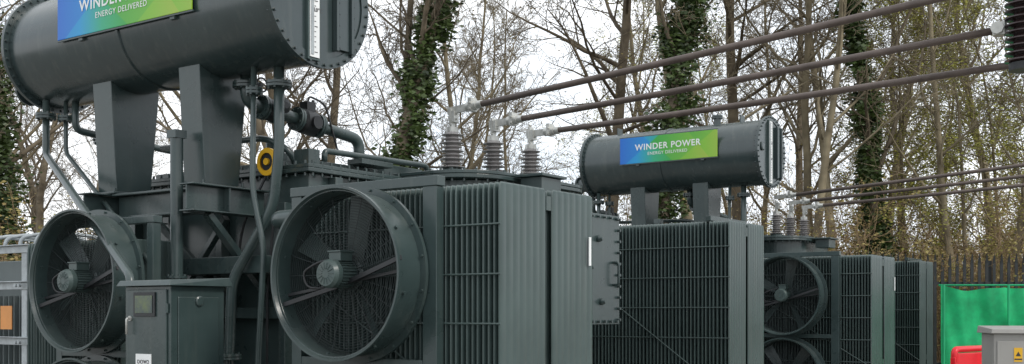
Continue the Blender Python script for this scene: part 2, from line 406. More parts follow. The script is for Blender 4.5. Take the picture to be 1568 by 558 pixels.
# ---------------------------------------------------------------- transformer
def transformer(name, a_off, b_off, cons_db=0.0, fdb=0.0, ckw={}):
    par = empty(name, W(a_off, b_off, 0), ROT)
    t = MB()
    t.box(7.2, 11.6, 7.25, 9.9, 0.35, 2.86)
    t.box(7.12, 11.68, 7.17, 9.98, 2.862, 2.90)
    t.box(7.14, 11.66, 7.19, 9.96, 2.904, 2.94)
    t.box(7.35, 8.35, 7.45, 9.6, 2.942, 3.02)
    x = 7.45
    while x < 11.5:
        t.box(x, x+0.1, 7.16, 7.248, 0.4, 2.84); t.box(x, x+0.1, 9.902, 9.98, 0.4, 2.84); x += 0.62
    for y in (7.45, 8.3, 9.0, 9.6):
        t.box(7.1, 7.198, y, y+0.08, 0.4, 2.60)
    t.box(7.06, 7.197, 7.3, 9.85, 1.55, 1.65)
    for i in range(38):
        xx = 7.2+i*0.117
        t.lathe((xx, 7.20, 2.86), (0, 0, 1), [(0.014, -0.03), (0.014, 0.11)], 6, 0, False)
    for i in range(23):
        yy = 7.25+i*0.118
        t.lathe((7.155, yy, 2.86), (0, 0, 1), [(0.014, -0.03), (0.014, 0.11)], 6, 0, False)
    t.obj("main_tank", PAINT, par, 0.006)
    br = MB(); l0 = ckw.get('legs', (7.95, 9.2))
    for bb in (l0[0]+cons_db-0.23, l0[1]+cons_db-0.03):
        br.ibeam((6.22, bb, 2.59), (7.10, bb, 2.59), 0.18, 0.24)
        br.beam((6.45, bb, 2.46), (7.16, bb, 1.75), 0.08, 0.06)
        br.box(6.62, 6.64, bb-0.085, bb+0.085, 2.486, 2.694)
    bA = l0[0]+cons_db-.12; bB = l0[1]+cons_db-.13
    br.box(6.45, 6.63, bA, bB, 2.48, 2.50); br.box(6.45, 6.63, bA, bB, 2.69, 2.712); br.box(6.53, 6.55, bA, bB, 2.502, 2.688)
    br.beam((6.9, 8.0, 2.47), (7.05, 8.9, 1.7), 0.06, 0.06); br.beam((6.92, 9.0, 2.47), (7.05, 8.1, 1.7), 0.06, 0.06)
    br.box(6.7, 7.05, 7.3, 8.5, 1.95, 2.10)
    br.obj("support_brackets", PAINT, par, 0.005)
    tu = MB()
    pts = []
    for i in range(15):
        th = math.pi+ (math.pi/2)*i/14
        pts.append((8.95+math.cos(th)*0.55, 6.85+math.sin(th)*0.55))
    pts = [(8.4, 7.3)]+pts+[(10.0, 6.30)]
    for i in range(10):
        th = -math.pi/2+(math.pi/2)*i/9; pts.append((10.25+math.cos(th)*0.35, 6.65+math.sin(th)*0.35))
    pts += [(10.6, 7.3)]
    def slab(z0, z1, k=1.0):
        o = len(tu.v); n = len(pts); cx, cy = 9.5, 7.0
        for zz in (z0, z1):
            for x_, y_ in pts: tu.v.append((cx+(x_-cx)*k, cy+(y_-cy)*k, zz))
        tu.face([o+n+i for i in range(n)]); tu.face([o+i for i in range(n)][::-1])
        for i in range(n):
            j = (i+1) % n; tu.face([o+i, o+j, o+n+j, o+n+i])
    slab(2.942, 2.975); slab(2.90, 2.938, 1.0); slab(2.3, 2.895, 0.86)
    for i in range(1, len(pts)-1, 2):
        x_, y_ = pts[i]; x_ = 9.5+(x_-9.5)*.96; y_ = 7.0+(y_-7.0)*.94
        tu.lathe((x_, y_, 2.87), (0, 0, 1), [(0.013, 0), (0.013, 0.13)], 6, 0, False)
    for i in range(7): tu.lathe((8.95+i*.16, 6.345, 2.87), (0, 0, 1), [(0.013, 0), (0.013, 0.13)], 6, 0, False)
    tu.box(9.1, 9.45, 6.0, 6.25, 2.78, 2.93)
    tu.box(9.05, 9.5, 5.96, 6.29, 2.933, 2.96)
    tu.box(7.45, 8.78, 5.02, 7.1, 1.55, 2.42)
    tu.box(7.40, 8.83, 4.985, 5.018, 1.50, 2.47)
    for i in range(10):
        for aa in (7.43, 8.80):
            tu.lathe((aa, 4.986, 1.54+i*0.1), (0, -1, 0), [(0.014, 0), (0.014, 0.03)], 6, 0, False)
    for i in range(13):
        for zz in (1.525, 2.445):
            tu.lathe((7.5+i*0.105, 4.986, zz), (0, -1, 0), [(0.014, 0), (0.014, 0.03)], 6, 0, False)
    for aa, zz in ((8.1, 2.2), (8.45, 2.25), (8.2, 1.75), (8.5, 1.7), (8.3, 2.0)):
        tu.lathe((aa, 4.985, zz), (0, -1, 0), [(0.03, 0), (0.03, 0.02), (0.015, 0.05)], 12)
    tu.pipe([(8.72, 4.985, 1.85), (8.72, 4.93, 1.85), (8.72, 4.93, 2.05), (8.72, 4.985, 2.05)], 0.012, 8, .03)
    tu.box(7.3, 8.9, 5.6, 7.1, 2.5, 2.56)
    tu.obj("bushing_turret_and_cable_box", PAINT, par, 0.005)
    radiator(par, "front_radiator_bank", 6.0, 4.28, 6.05, 0.45, 2.47)
    radiator(par, "fan_side_radiator_bank", 6.0, 8.3, 9.7, 0.45, 2.25, banks=1, rods=False)
    radiator(par, "rear_radiator_bank", 11.2, 4.97, 6.75, 0.35, 2.60, w=0.46, gap=0.05)
    fr = MB()
    fr.box(5.90, 5.98, 4.74, 4.86, 0.05, 2.46); fr.box(5.90, 5.98, 6.02, 6.12, 0.05, 2.46)
    fr.box(5.895, 5.985, 4.73, 6.13, 2.462, 2.53); fr.box(5.90, 5.98, 4.862, 6.018, 1.22, 1.28)
    fr.box(5.90, 5.98, 7.74, 7.82, 0.05, 2.35); fr.box(5.90, 5.98, 9.02, 9.10, 0.05, 2.35)
    fr.box(5.895, 5.985, 7.73, 9.11, 2.352, 2.41); fr.box(5.90, 5.98, 7.822, 9.018, 1.22, 1.28)
    for aa in (6.28, 6.91):
        fr.pipe([(aa, 6.2, 2.35), (aa, 6.7, 2.35), (aa+.9, 7.0, 2.35), (aa+0.9, 7.25, 2.35)], 0.07)
        fr.flange((aa, 6.35, 2.35), (0, 1, 0), 0.12)
    fr.pipe([(11.43, 6.7, 2.48), (11.43, 7.3, 2.48)], 0.07)
    fr.box(11.22, 12.2, 5.2, 5.26, 2.605, 2.66)
    fr.obj("radiator_frames_and_headers", PAINT, par, 0.004)
    fan(par, "cooling_fan_1", 5.60, 5.42+fdb, 1.87, seed=1)
    fan(par, "cooling_fan_2", 5.60, 8.45, 1.87, seed=3)
    fan(par, "cooling_fan_3", 5.60, 5.42+fdb, 0.62, seed=4)
    fan(par, "cooling_fan_4", 5.60, 8.45, 0.62, seed=5)
    conservator(par, cons_db, **ckw)
    be = ckw.get('b1', 10.38)
    p = MB(); d = cons_db
    p.pipe([(6.7, 7.10+d, 3.70), (6.7, 7.10+d, 2.98), (6.7, 7.17+d, 2.52), (6.6, 7.58, 1.88), (6.6, 7.62, 1.1), (6.6, 7.62, 0.2)], 0.045)
    p.flange((6.7, 7.10+d, 3.55), (0, 0, 1), 0.11); p.flange((6.6, 7.62, 1.22), (0, 0, 1), 0.11)
    p.pipe([(6.6, 7.30+d, 3.75), (6.6, 7.32+d, 2.66), (6.62, 7.20, 2.15), (6.6, 7.25, 1.2), (6.6, 7.25, 0.2)], 0.026)
    p.flange((6.6, 7.30+d, 3.50), (0, 0, 1), 0.075)
    e0 = be-0.18+d
    p.pipe([(6.5, e0, 3.72), (6.5, e0, 3.18), (5.42, 7.38, 1.88), (5.42, 7.38, 0.15)], 0.035, fil=.08)
    p.flange((6.5, e0, 3.56), (0, 0, 1), 0.10)
    p.pipe([(6.62, e0-.15, 3.72), (6.62, e0-.15, 3.2), (6.2, 8.12, 2.0), (6.2, 8.12, 0.2)], 0.022, fil=.08)
    p.flange((6.62, e0-.15, 3.54), (0, 0, 1), 0.08)
    p.cyl((6.33, 7.98, 0.2), (6.33, 7.98, 3.12), 0.055); p.box(6.27, 6.39, 7.92, 8.04, 3.121, 3.19); p.flange((6.33, 7.98, 1.9), (0, 0, 1), 0.09)
    p.pipe([(6.80, 7.62, 3.75), (6.80, 7.62, 3.47), (8.15, 7.52, 3.30), (8.15, 7.52, 3.0)], 0.055, fil=0.1)
    p.flange((6.80, 7.62, 3.62), (0, 0, 1), 0.12)
    ax = Vector((1.35, -0.1, -0.17)).normalized(); o = Vector((6.80, 7.62, 3.47))
    for q in (0.18, 0.33, 0.58, 0.84): p.flange(o+ax*q, ax, 0.11)
    p.flange((8.15, 7.52, 3.06), (0, 0, 1), 0.11)
    p.pipe([(6.66, 9.95+d, 3.72), (6.66, 9.95+d, 3.42), (7.9, 9.75, 3.30), (7.9, 9.75, 2.95)], 0.035, fil=.08)
    for q in (0.25, 0.4, 0.6): p.flange(Vector((6.66, 9.95+d, 3.40))+Vector((1.24, -0.2, -0.1)).normalized()*q, (1.24, -.2, -.1), 0.085)
    p.pipe([(7.2, 9.3, 3.25), (7.2, 7.8, 3.22), (7.3, 7.6, 3.1), (7.4, 7.6, 2.95)], 0.03)
    p.pipe([(7.5, 7.35, 3.0), (7.5, 7.35, 3.1), (9.0, 7.35, 3.12), (9.0, 7.35, 2.97)], 0.028)
    p.obj("pipework", PAINT, par)
    v = MB()
    v.lathe(o+ax*0.19, ax, [(0.06, 0), (0.10, 0.03), (0.10, 0.10), (0.06, 0.13)], 18)
    c0 = o+ax*0.26; v.cyl(c0, c0+Vector((0, -0.15, 0.02)), 0.035, 12); v.lathe(c0+Vector((0, -0.15, .02)), (0, -1, 0), [(0.07, 0), (0.07, 0.05), (0.03, 0.07)], 16)
    v.lathe(o+ax*0.60, ax, [(0.075, 0), (0.115, 0.04), (0.115, 0.18), (0.075, 0.22)], 20)
    c1 = o+ax*0.71; v.box(c1.x-.055, c1.x+.055, c1.y-.05, c1.y+.05, c1.z+.09, c1.z+.19); v.cyl(c1+Vector((0, -0.1, -.01)), c1+Vector((0, -0.14, -.01)), 0.06, 16)
    v.cyl(c1+Vector((0.07, 0, .1)), c1+Vector((0.07, 0, .22)), 0.015, 8)
    v.pipe([c1+Vector((0, 0, .19)), c1+Vector((.02, 0, .25)), c1+Vector((.18, -.05, .2)), c1+Vector((.3, -.1, -.25))], 0.010, 8, .1)
    v.cyl((6.80, 7.55, 3.60), (6.80, 7.42, 3.60), 0.02, 8); v.torus((6.80, 7.42, 3.60), (0, 1, 0), 0.06, 0.009, 20, 6)
    c2 = Vector((6.66, 9.95+d, 3.40))+Vector((1.24, -.2, -.1)).normalized()*.48
    v.lathe(c2-Vector((.07, 0, 0)), (1, 0, 0), [(0.06, 0), (0.085, 0.03), (0.085, 0.1), (0.06, 0.14)], 16); v.box(c2.x-.04, c2.x+.04, c2.y-.05, c2.y+.05, c2.z+.07, c2.z+.16)
    v.pipe([(7.02, 7.5, 2.9), (7.0, 7.48, 2.5), (7.03, 7.6, 1.8), (7.02, 7.6, 0.5)], 0.012, 8, .1)
    v.pipe([(7.04, 7.62, 2.85), (7.0, 7.9, 2.4), (7.03, 8.05, 1.7), (7.02, 8.05, 0.5)], 0.012, 8, .15)
    v.obj("valves_relay_and_cables", BLACK, par, 0.003)
    q = MB()
    q.box(7.9, 8.35, 7.25, 7.44, 3.021, 3.07)
    q.box(8.5, 9.1, 7.5, 8.4, 2.942, 3.10); q.box(7.2, 7.34, 7.25, 7.44, 2.942, 3.08)
    for (aa, bb) in ((7.5, 8.0), (7.5, 8.8), (8.0, 9.3), (9.4, 9.3)):
        q.lathe((aa, bb, 3.0), (0, 0, 1), [(0.14, 0), (0.14, 0.12), (0.09, 0.13), (0.09, 0.22)], 20)
    q.box(10.9, 11.3, 7.6, 8.6, 2.942, 3.18)
    for i in range(4): q.lathe((9.4+i*0.35, 9.1, 2.942), (0, 0, 1), [(0.09, 0), (0.09, 0.15), (0.06, 0.16), (0.06, 0.28)], 16)
    q.box(11.385, 11.415, 7.23, 7.37, 2.942, 3.1)
    q.lathe((7.02, 7.57, 2.96), (-1, 0, 0), [(0.080, 0.0), (0.125, 0.0), (0.125, 0.03), (0.080, 0.035)], 36, 1, True, False)
    q.lathe((7.02, 7.57, 2.96), (-1, 0, 0), [(0.0, 0.02), (0.079, 0.02)], 30, 2, False, False)
    q.lathe((7.02, 7.57, 2.96), (-1, 0, 0), [(0.032, 0.01), (0.032, 0.04)], 16, 1)
    q.box(7.022, 7.10, 7.48, 7.66, 2.85, 3.07)
    q.obj("cover_fittings", [PAINT, YEL, BLACK], par, 0.004)
    l = MB(); l.box(7.10, 7.128, 4.262, 4.268, 1.95, 2.16); l.obj("white_label", WHITE, par)
    for i, aa in enumerate((8.85, 9.55, 10.25)):
        bushing(par, "bushing_%d" % (i+1), aa-0.05, 6.87, 2.976)
    s = MB(); s.ibeam((6.0, 7.6, 0.22), (12.0, 7.6, 0.22), 0.2, 0.2); s.ibeam((6.0, 9.4, 0.22), (12.0, 9.4, 0.22), 0.2, 0.2)
    for y in (4.4, 5.9): s.box(5.95, 6.05, y, y+.1, 0.1, 0.45)
    s.obj("skid_beams", PAINT_D, par)
    return par

T1 = transformer("power_transformer", 0, 0)
T2 = transformer("power_transformer.001", 10.65, 0.85, cons_db=-0.50, fdb=0.10, ckw=dict(b1=9.93, legs=(7.76, 8.94), sg=(7.32, 9.12)))

m = MB(); m.box(4.9, 13.2, 4.0, 10.8, -0.05, 0.11); m.box(15.6, 24.0, 4.9, 11.6, -0.05, 0.11)
o = m.obj("concrete_plinth", CONC, None, 0.01); o.rotation_euler = (0, 0, ROT)

# ---------------------------------------------------------------- busbars
def busbars(name, items):
    par = empty(name, (0, 0, 0), ROT)
    for i, (a, b0, z0, a1, b1, z1) in enumerate(items):
        m = MB(); m.pipe([(a, b0, z0), ((a+a1)/2, (b0+b1)/2, (z0+z1)/2-0.014), (a1, b1, z1)], 0.031, 12, 1.5)
        d = (Vector((a1, b1, z1))-Vector((a, b0, z0))).normalized(); p = Vector((a, b0, z0))
        m.obj("bar_%d" % (i+1), BAR, par)
        c = MB(); c.cyl(p-d*0.02, p+d*0.10, 0.048, 16); c.cyl(p+d*0.10, p+d*0.16, 0.038, 16); c.beam(p-d*0.26, p, 0.03, 0.07)
        c.box(a-0.05, a+0.05, b0-0.06, b0-0.02, z0-0.05, z0+0.08)
        for q in (-.03, .03): c.cyl(p+Vector((-0.07, -.05, q)), p+Vector((0.07, -.05, q)), 0.011, 6)
        c.obj("clamp_%d" % (i+1), STEEL, par)
    return par
busbars("busbar_run", [(8.80, 6.66, 3.63, 8.80, 1.3, 4.06), (9.50, 6.66, 3.59, 9.50, 1.88, 3.85), (10.20, 6.66, 3.57, 10.20, 1.95, 3.70)])
busbars("busbar_run.001", [(19.45, 7.50, 3.72, 19.45, 1.0, 4.16), (20.15, 7.50, 3.67, 20.15, 1.0, 4.04), (20.85, 7.50, 3.64, 20.85, 1.0, 3.94)])
def post_ins(name, a, b, ztop, zbot, r=0.13):
    par = empty(name, (0, 0, 0), ROT); m = MB(); pr = []; n = int((ztop-zbot)/0.055)
    for i in range(n):
        z = zbot+(ztop-zbot)*i/n; pr += [(r*0.55, z), (r, z+0.012), (r, z+0.022), (r*0.6, z+0.038)]
    m.lathe((a, b, 0), (0, 0, 1), pr, 28, 0)
    m.lathe((a, b, 0), (0, 0, 1), [(r*0.8, zbot-0.06), (r*0.8, zbot-0.002)], 20, 1); m.lathe((a, b, 0), (0, 0, 1), [(r*0.8, ztop), (r*0.8, 4.655)], 20, 1)
    m.obj("sheds_and_caps", [BROWN, BLACK], par); return par
pi = post_ins("post_insulator", 9.50, 1.73, 4.5, 3.56, .15)
c = MB(); c.box(9.45, 9.55, 1.87, 1.96, 3.80, 3.90); c.cyl((9.42, 1.92, 3.85), (9.58, 1.92, 3.85), 0.05, 8); c.obj("terminal_clamp", STEEL, pi)
post_ins("post_insulator.001", 10.20, 1.55, 4.5, 3.64); post_ins("post_insulator.002", 8.80, 1.2, 4.5, 4.0)
g = MB(); g.box(8.3, 21.5, 1.15, 1.75, 4.66, 4.86); g.box(8.4, 8.6, 0.35, 1.149, 4.66, 4.86); g.box(8.4, 8.6, 0.35, 0.55, 0, 4.655); g.box(21.2, 21.4, 1.35, 1.55, 0, 4.655)
go = g.obj("busbar_gantry", GALV, None, 0.01); go.rotation_euler = (0, 0, ROT)

# ---------------------------------------------------------------- control cabinet
cab = empty("control_cabinet", (0, 0, 0), ROT)
m = MB()
m.box(5.30, 5.80, 6.75, 7.28, 0.25, 1.80); m.box(5.34, 5.76, 6.79, 7.24, 0.1, 0.249)
m.box(5.285, 5.299, 6.785, 7.245, 0.32, 1.775)
m.hull8([(5.25, 6.70, 1.802), (5.85, 6.70, 1.802), (5.85, 7.33, 1.802), (5.25, 7.33, 1.802)], [(5.27, 6.72, 1.845), (5.83, 6.72, 1.870), (5.83, 7.31, 1.870), (5.27, 7.31, 1.845)])
m.box(5.36, 5.74, 6.738, 6.748, 0.4, 1.72)
m.lathe((5.55, 6.737, 1.69), (0, -1, 0), [(0.038, 0), (0.038, 0.012), (0.028, 0.018)], 24)
for zz in (0.5, 1.0, 1.6): m.cyl((5.288, 6.775, zz), (5.288, 6.775, zz+.07), 0.011, 8)
m.obj("housing", PAINT, cab, 0.005)
m = MB(); m.box(5.272, 5.284, 6.90, 7.15, 1.575, 1.755); m.obj("window_frame", BLACK, cab, 0.003)
m = MB(); m.box(5.268, 5.2715, 6.925, 7.125, 1.60, 1.73); m.obj("display_window", SCREEN, cab)
m = MB(); m.pipe([(5.285, 7.2, 1.56), (5.25, 7.2, 1.56), (5.25, 7.2, 1.44)], 0.009, 8, .02); m.lathe((5.285, 7.2, 1.56), (-1, 0, 0), [(0.02, 0), (0.02, 0.01)], 16); m.obj("handle", STEEL, cab)
m = MB(); m.box(5.279, 5.284, 6.95, 7.13, 1.15, 1.295); m.obj("plate", WHITE, cab)
text("DOW2", 0.042, (5.277, 7.04, 1.235), cab, INK, 'a')

# ---------------------------------------------------------------- galvanised frame left
gf = empty("galvanised_steel_frame", (0, 0, 0), ROT)
m = MB()
for b in (11.35, 12.8):
    for a in (7.0, 8.4):
        m.box(a, a+0.1, b, b+0.1, 0, 2.3)
for z in (0.7, 1.25, 1.86, 2.26):
    m.box(6.985, 6.999, 11.1, 13.4, z, z+0.077); m.box(8.5, 8.515, 11.1, 13.4, z, z+0.09)
    m.box(6.94, 6.999, 11.1, 13.4, z+0.079, z+0.09)
for z in (1.25, 2.1): m.box(7.1, 8.4, 11.36, 11.43, z, z+0.08)
for i in range(5):
    m.pipe([(7.1, 11.35+i*0.3, 2.3), (7.12, 11.35+i*0.3, 2.44), (7.35, 11.35+i*0.3, 2.50), (7.9, 11.35+i*.3, 2.48), (8.1, 11.35+i*0.3, 2.3)], 0.022, 10)
for b in (11.37, 11.44): 
    for z in (1.28, 1.9, 0.73): m.lathe((6.94, b, z), (-1, 0, 0), [(0.02, 0), (0.02, 0.03)], 6, 0, False)
m.obj("frame_members", GALV, gf, 0.004)
m = MB(); m.box(7.3, 8.3, 11.5, 13.3, 0.3, 2.2); 
for i in range(16): m.box(7.24, 7.299, 11.55+i*0.11, 11.57+i*0.11, 0.5, 1.8)
m.obj("equipment_housing", mat("pale_grey_paint", (0.13, 0.155, 0.155), 0.5), gf, 0.01)
m = MB(); m.box(6.975, 6.983, 11.6, 11.82, 1.42, 1.68); m.obj("warning_label", ORANGE, gf)

# ---------------------------------------------------------------- fences, barriers, kiosk
fw = MB(); nx, nz = 220, 22; x0, x1 = 7.66, 14.0
for j in range(nz+1):
    for i in range(nx+1):
        x = x0+(x1-x0)*i/nx; z = 0.05+2.03*j/nz
        f = (x-x0)/1.15; fr_ = f-math.floor(f); sag = (0.07*math.sin(fr_*math.pi)+0.02*math.sin(x*8))*(j/nz)**3
        tens = 0.04*math.sin((z*5+abs(fr_-.5)*7))*(0.5+0.5*math.sin(x*2.3))
        fold = 0.05*math.sin(x*7+1.3*math.sin(z*2.1+x))*math.sin(x*1.7+.6)+0.02*math.sin(x*19+z*3.3+2*math.sin(x*3))+tens
        fw.v.append((x, 20.0+fold, z-sag))
for j in range(nz):
    for i in range(nx):
        o = j*(nx+1)+i; fw.face([o, o+1, o+nx+2, o+nx+1], True)
gfz = empty("green_netting_fence"); fw.obj("netting", GREEN, gfz)
m = MB(); x = x0
while x < x1+.1:
    m.cyl((x, 19.88, 0), (x, 19.88, 2.11), 0.022, 10); x += 1.15
m.pipe([(x0, 20.12, 2.10), (x1, 20.12, 2.10)], 0.018, 8)
m.obj("posts", mat("green_post", (0.012, 0.40, 0.16), .5), gfz)
m = MB(); x = 4.5
while x < 20:
    m.box(x, x+0.065, 23.5, 23.52, 0.1, 2.65); m.hull8([(x, 23.5, 2.65), (x+.065, 23.5, 2.65), (x+.065, 23.52, 2.65), (x, 23.52, 2.65)], [(x+.03, 23.48, 2.85), (x+.035, 23.48, 2.85), (x+.035, 23.5, 2.85), (x+.03, 23.5, 2.85)])
    x += 0.155
m.box(4.5, 20, 23.53, 23.58, 0.5, 0.56); m.box(4.5, 20, 23.53, 23.58, 2.2, 2.26)
x = 4.5
while x < 20: m.box(x, x+0.1, 23.59, 23.69, 0, 2.7); x += 2.75
m.obj("palisade_fence", BLACK)

def barrier(name, x, y, rot):
    e = empty(name, (x, y, 0), rot); m = MB()
    def rr(x0, x1, z0, z1, t=0.035): m.box(x0, x1, -t, t, z0, z1)
    rr(0.0, 0.09, 0.12, 1.02); rr(0.91, 1.0, 0.12, 1.02)
    m.pipe([(0.045, 0, 0.95), (0.045, 0, 1.12), (0.955, 0, 1.12), (0.955, 0, 0.95)], 0.042, 14, 0.12)
    rr(0.091, 0.909, 0.76, 1.07, .03); rr(0.091, 0.909, 0.14, 0.24, .03)
    for i in range(7): rr(0.15+i*0.11, 0.18+i*0.11, 0.242, 0.758, .02)
    for xx in (0.1, 0.8): m.box(xx, xx+.1, -0.3, 0.3, 0.02, 0.11)
    m.obj("panel", RED, e, 0.012); return e
barrier("red_plastic_barrier", 5.78, 14.7, 0.75); barrier("red_plastic_barrier.001", 6.62, 15.3, 0.1)
k = empty("electrical_kiosk", (5.16, 12.0, 0), -0.15); m = MB()
m.box(0, 0.75, 0, 0.5, 0.05, 1.38); m.box(0.03, 0.37, -0.014, -0.001, 0.15, 1.30); m.box(0.38, 0.72, -0.014, -0.001, 0.15, 1.30)
m.hull8([(-.04, -.05, 1.382), (.79, -.05, 1.382), (.79, .55, 1.382), (-.04, .55, 1.382)], [(-.03, -.04, 1.43), (.78, -.04, 1.43), (.78, .54, 1.46), (-.03, .54, 1.46)])
m.obj("housing", BOXG, k, 0.006)
m = MB(); m.box(0.20, 0.285, -0.018, -0.015, 1.08, 1.23); m.obj("warning_label", YEL, k)
m = MB(); 
o = len(m.v); m.v += [(0.215, -0.0195, 1.14), (0.27, -0.0195, 1.14), (0.2425, -0.0195, 1.19)]; m.face([o, o+1, o+2]); m.box(0.205, 0.28, -0.0195, -0.0185, 1.10, 1.115)
m.obj("label_symbol", INK, k)
wp = MB(); wp.lathe((1.20, 14.2, 0), (0, 0, 1), [(0.05, 0), (0.05, 1.05), (0.03, 1.08)], 16); wp.obj("white_marker_post", WHITE)

m = MB(); m.v = [(-300, -300, 0), (300, -300, 0), (300, 400, 0), (-300, 400, 0)]; m.face([0, 1, 2, 3]); m.obj("ground", GMAT)

# ---------------------------------------------------------------- trees
def vt(V, F, pts, rads, n):
    base = len(V); t = pts[1]-pts[0]; u, v = perp(t)
    cs = [(math.cos(6.2832*k/n), math.sin(6.2832*k/n)) for k in range(n)]
    for i, p in enumerate(pts):
        if 0 < i < len(pts)-1: t2 = pts[i+1]-pts[i-1]
        elif i == 0: t2 = pts[1]-p
        else: t2 = p-pts[i-1]
        t2 = t2.normalized(); u = (u-t2*u.dot(t2)).normalized(); v = t2.cross(u); r = rads[i]
        for c, s in cs: V.append((p.x+u.x*c*r+v.x*s*r, p.y+u.y*c*r+v.y*s*r, p.z+u.z*c*r+v.z*s*r))
    for i in range(len(pts)-1):
        for k in range(n):
            j = (k+1) % n; F.append((base+i*n+k, base+i*n+j, base+(i+1)*n+j, base+(i+1)*n+k))
NSEG = [14, 7, 5, 3, 2]; WOB = [.05, .14, .2, .26, .3]; SID = [8, 5, 4, 3, 3]
def grow(V, F, tips, rd, p, d, L, r, lv, cnt, trop, start=0.25, ang=(30, 60), mx=4, minr=0.006):
    n = NSEG[lv]; pts = [p.copy()]; dirs = [d.copy()]; st = L/n
    for i in range(n):
        d = (d+Vector((rd.gauss(0, 1), rd.gauss(0, 1), rd.gauss(0, .7)))*WOB[lv]+Vector((0, 0, trop[lv]))).normalized()
        p = p+d*st; pts.append(p.copy()); dirs.append(d.copy())
    rads = [max(minr, r*(1-0.85*(i/n)**(1.0 if lv else .8))) for i in range(n+1)]
    if lv == 0: rads[0] *= 1.35
    vt(V, F, pts, rads, SID[lv])
    if lv >= mx: tips.append(pts[-1]); tips.append(pts[1]); return pts
    for c in range(cnt[lv]):
        f = start+(1-start)*(c+rd.random())/cnt[lv] if lv == 0 else 0.18+0.82*(c+rd.random())/cnt[lv]
        f = min(f, .999); i = int(f*n); t = f*n-i
        q = pts[i].lerp(pts[i+1], t); dd = dirs[i+1]; u, v = perp(dd)
        az = rd.random()*6.283; an = math.radians(rd.uniform(*ang))
        nd = (dd*math.cos(an)+(u*math.cos(az)+v*math.sin(az))*math.sin(an)).normalized()
        rr = rads[i]*rd.uniform(.3, .6)
        if lv == 0: ll = L*rd.uniform(.16, .36)*(1.15-0.75*f)
        else: ll = L*rd.uniform(.28, .6)*(1.1-0.5*f)
        grow(V, F, tips, rd, q, nd, max(ll, .15), max(rr, minr), lv+1, cnt, trop, start, ang, mx, minr)
    return pts
def mesh_from(name, V, F, m, smooth=True):
    me = bpy.data.meshes.new(name); me.from_pydata(V, [], F); me.update(); me.materials.append(m)
    if smooth: me.polygons.foreach_set("use_smooth", [True]*len(F))
    return me
def leafquad(V, F, p, s, rd):
    a = Vector((rd.gauss(0, 1), rd.gauss(0, 1), rd.gauss(0, 1))).normalized(); u, v = perp(a); o = len(V)
    s *= rd.uniform(.6, 1.3)
    V.append(tuple(p-u*s)); V.append(tuple(p+v*s*.55)); V.append(tuple(p+u*s)); V.append(tuple(p-v*s*.55)); F.append((o, o+1, o+2, o+3))
def make_tree(seed, H, r, cnt, start, ang, trop, lean=0.0, leafs=0, ls=0.04, bark=BARK, lm=BUD):
    rd = random.Random(seed); V, F, tips = [], [], []
    pts = grow(V, F, tips, rd, Vector((0, 0, -.1)), Vector((lean, 0, 1)).normalized(), H, r, 0, cnt, trop, start, ang)
    me = mesh_from("bare_tree_mesh", V, F, bark); lme = None
    if leafs:
        LV, LF = [], []
        for i in range(leafs):
            t = rd.choice(tips); leafquad(LV, LF, t+Vector((rd.gauss(0, .1), rd.gauss(0, .1), rd.gauss(0, .1))), ls, rd)
        lme = mesh_from("bud_mesh", LV, LF, lm, False)
    return me, lme, pts
TR = [.02, .05, .04, .02, .0]
tpl = [
    make_tree(11, 15, .17, [22, 7, 6, 3], .30, (25, 50), TR, .02, 4000, .035, BARK2, BUD),
    make_tree(12, 16, .20, [24, 8, 6, 3], .22, (35, 65), TR, .05, 0, .03, BARK),
    make_tree(13, 14, .13, [22, 7, 5, 3], .18, (25, 55), TR, .0, 5000, .04, BARK2, BUD),
    make_tree(14, 17, .22, [22, 8, 5, 3], .30, (40, 70), TR, -.04, 2000, .03, BARK, BUD2),
    make_tree(15, 13, .10, [22, 6, 5, 3], .12, (30, 60), TR, .06, 9000, .042, BARK2, BUD),
    make_tree(16, 15, .15, [22, 7, 6, 3], .25, (30, 60), TR, -.03, 0, .03, BARK2),
]
def place(name, ti, x, y, rot, s, parent=None, leaf=True, sz=None):
    me, lme, _ = tpl[ti]
    ob = bpy.data.objects.new(name, me); sc.collection.objects.link(ob); ob.location = (x, y, 0); ob.rotation_euler = (0, 0, rot); ob.scale = (s, s, sz or s)
    if parent: ob.parent = parent
    if lme and leaf:
        l = bpy.data.objects.new("buds", lme); sc.collection.objects.link(l); l.parent = ob
    return ob
wood = empty("woodland_trees")
rd = random.Random(21); i = 0
for row, (yy, stp) in enumerate(((29, 3.1), (36, 2.8), (45, 3.2))):
    x = -0.52*yy
    while x < 0.55*yy:
        px = 784+1716*x/yy
        dens = 1.0
        if 700 < px < 880: dens = 0.15
        if 200 < px < 330: dens = 0.5
        if 330 < px < 520: dens = 0.65
        if rd.random() < dens:
            if px > 850: ti = rd.choice([0, 0, 2, 2, 4, 3, 5])
            else: ti = rd.choice([1, 5, 3, 1, 2, 5])
            place("tree_%d" % i, ti, x+rd.uniform(-.6, .6), yy+rd.uniform(-2.5, 2.5), rd.random()*6.28, rd.uniform(.85, 1.2), wood, leaf=(px > 820 or px < 150)); i += 1
        x += stp*rd.uniform(.6, 1.3)
for x, y in ((11.2, 27.5), (12.6, 29), (10.4, 30)):
    place("tree_%d" % i, 4, x, y, i, .8, wood); i += 1

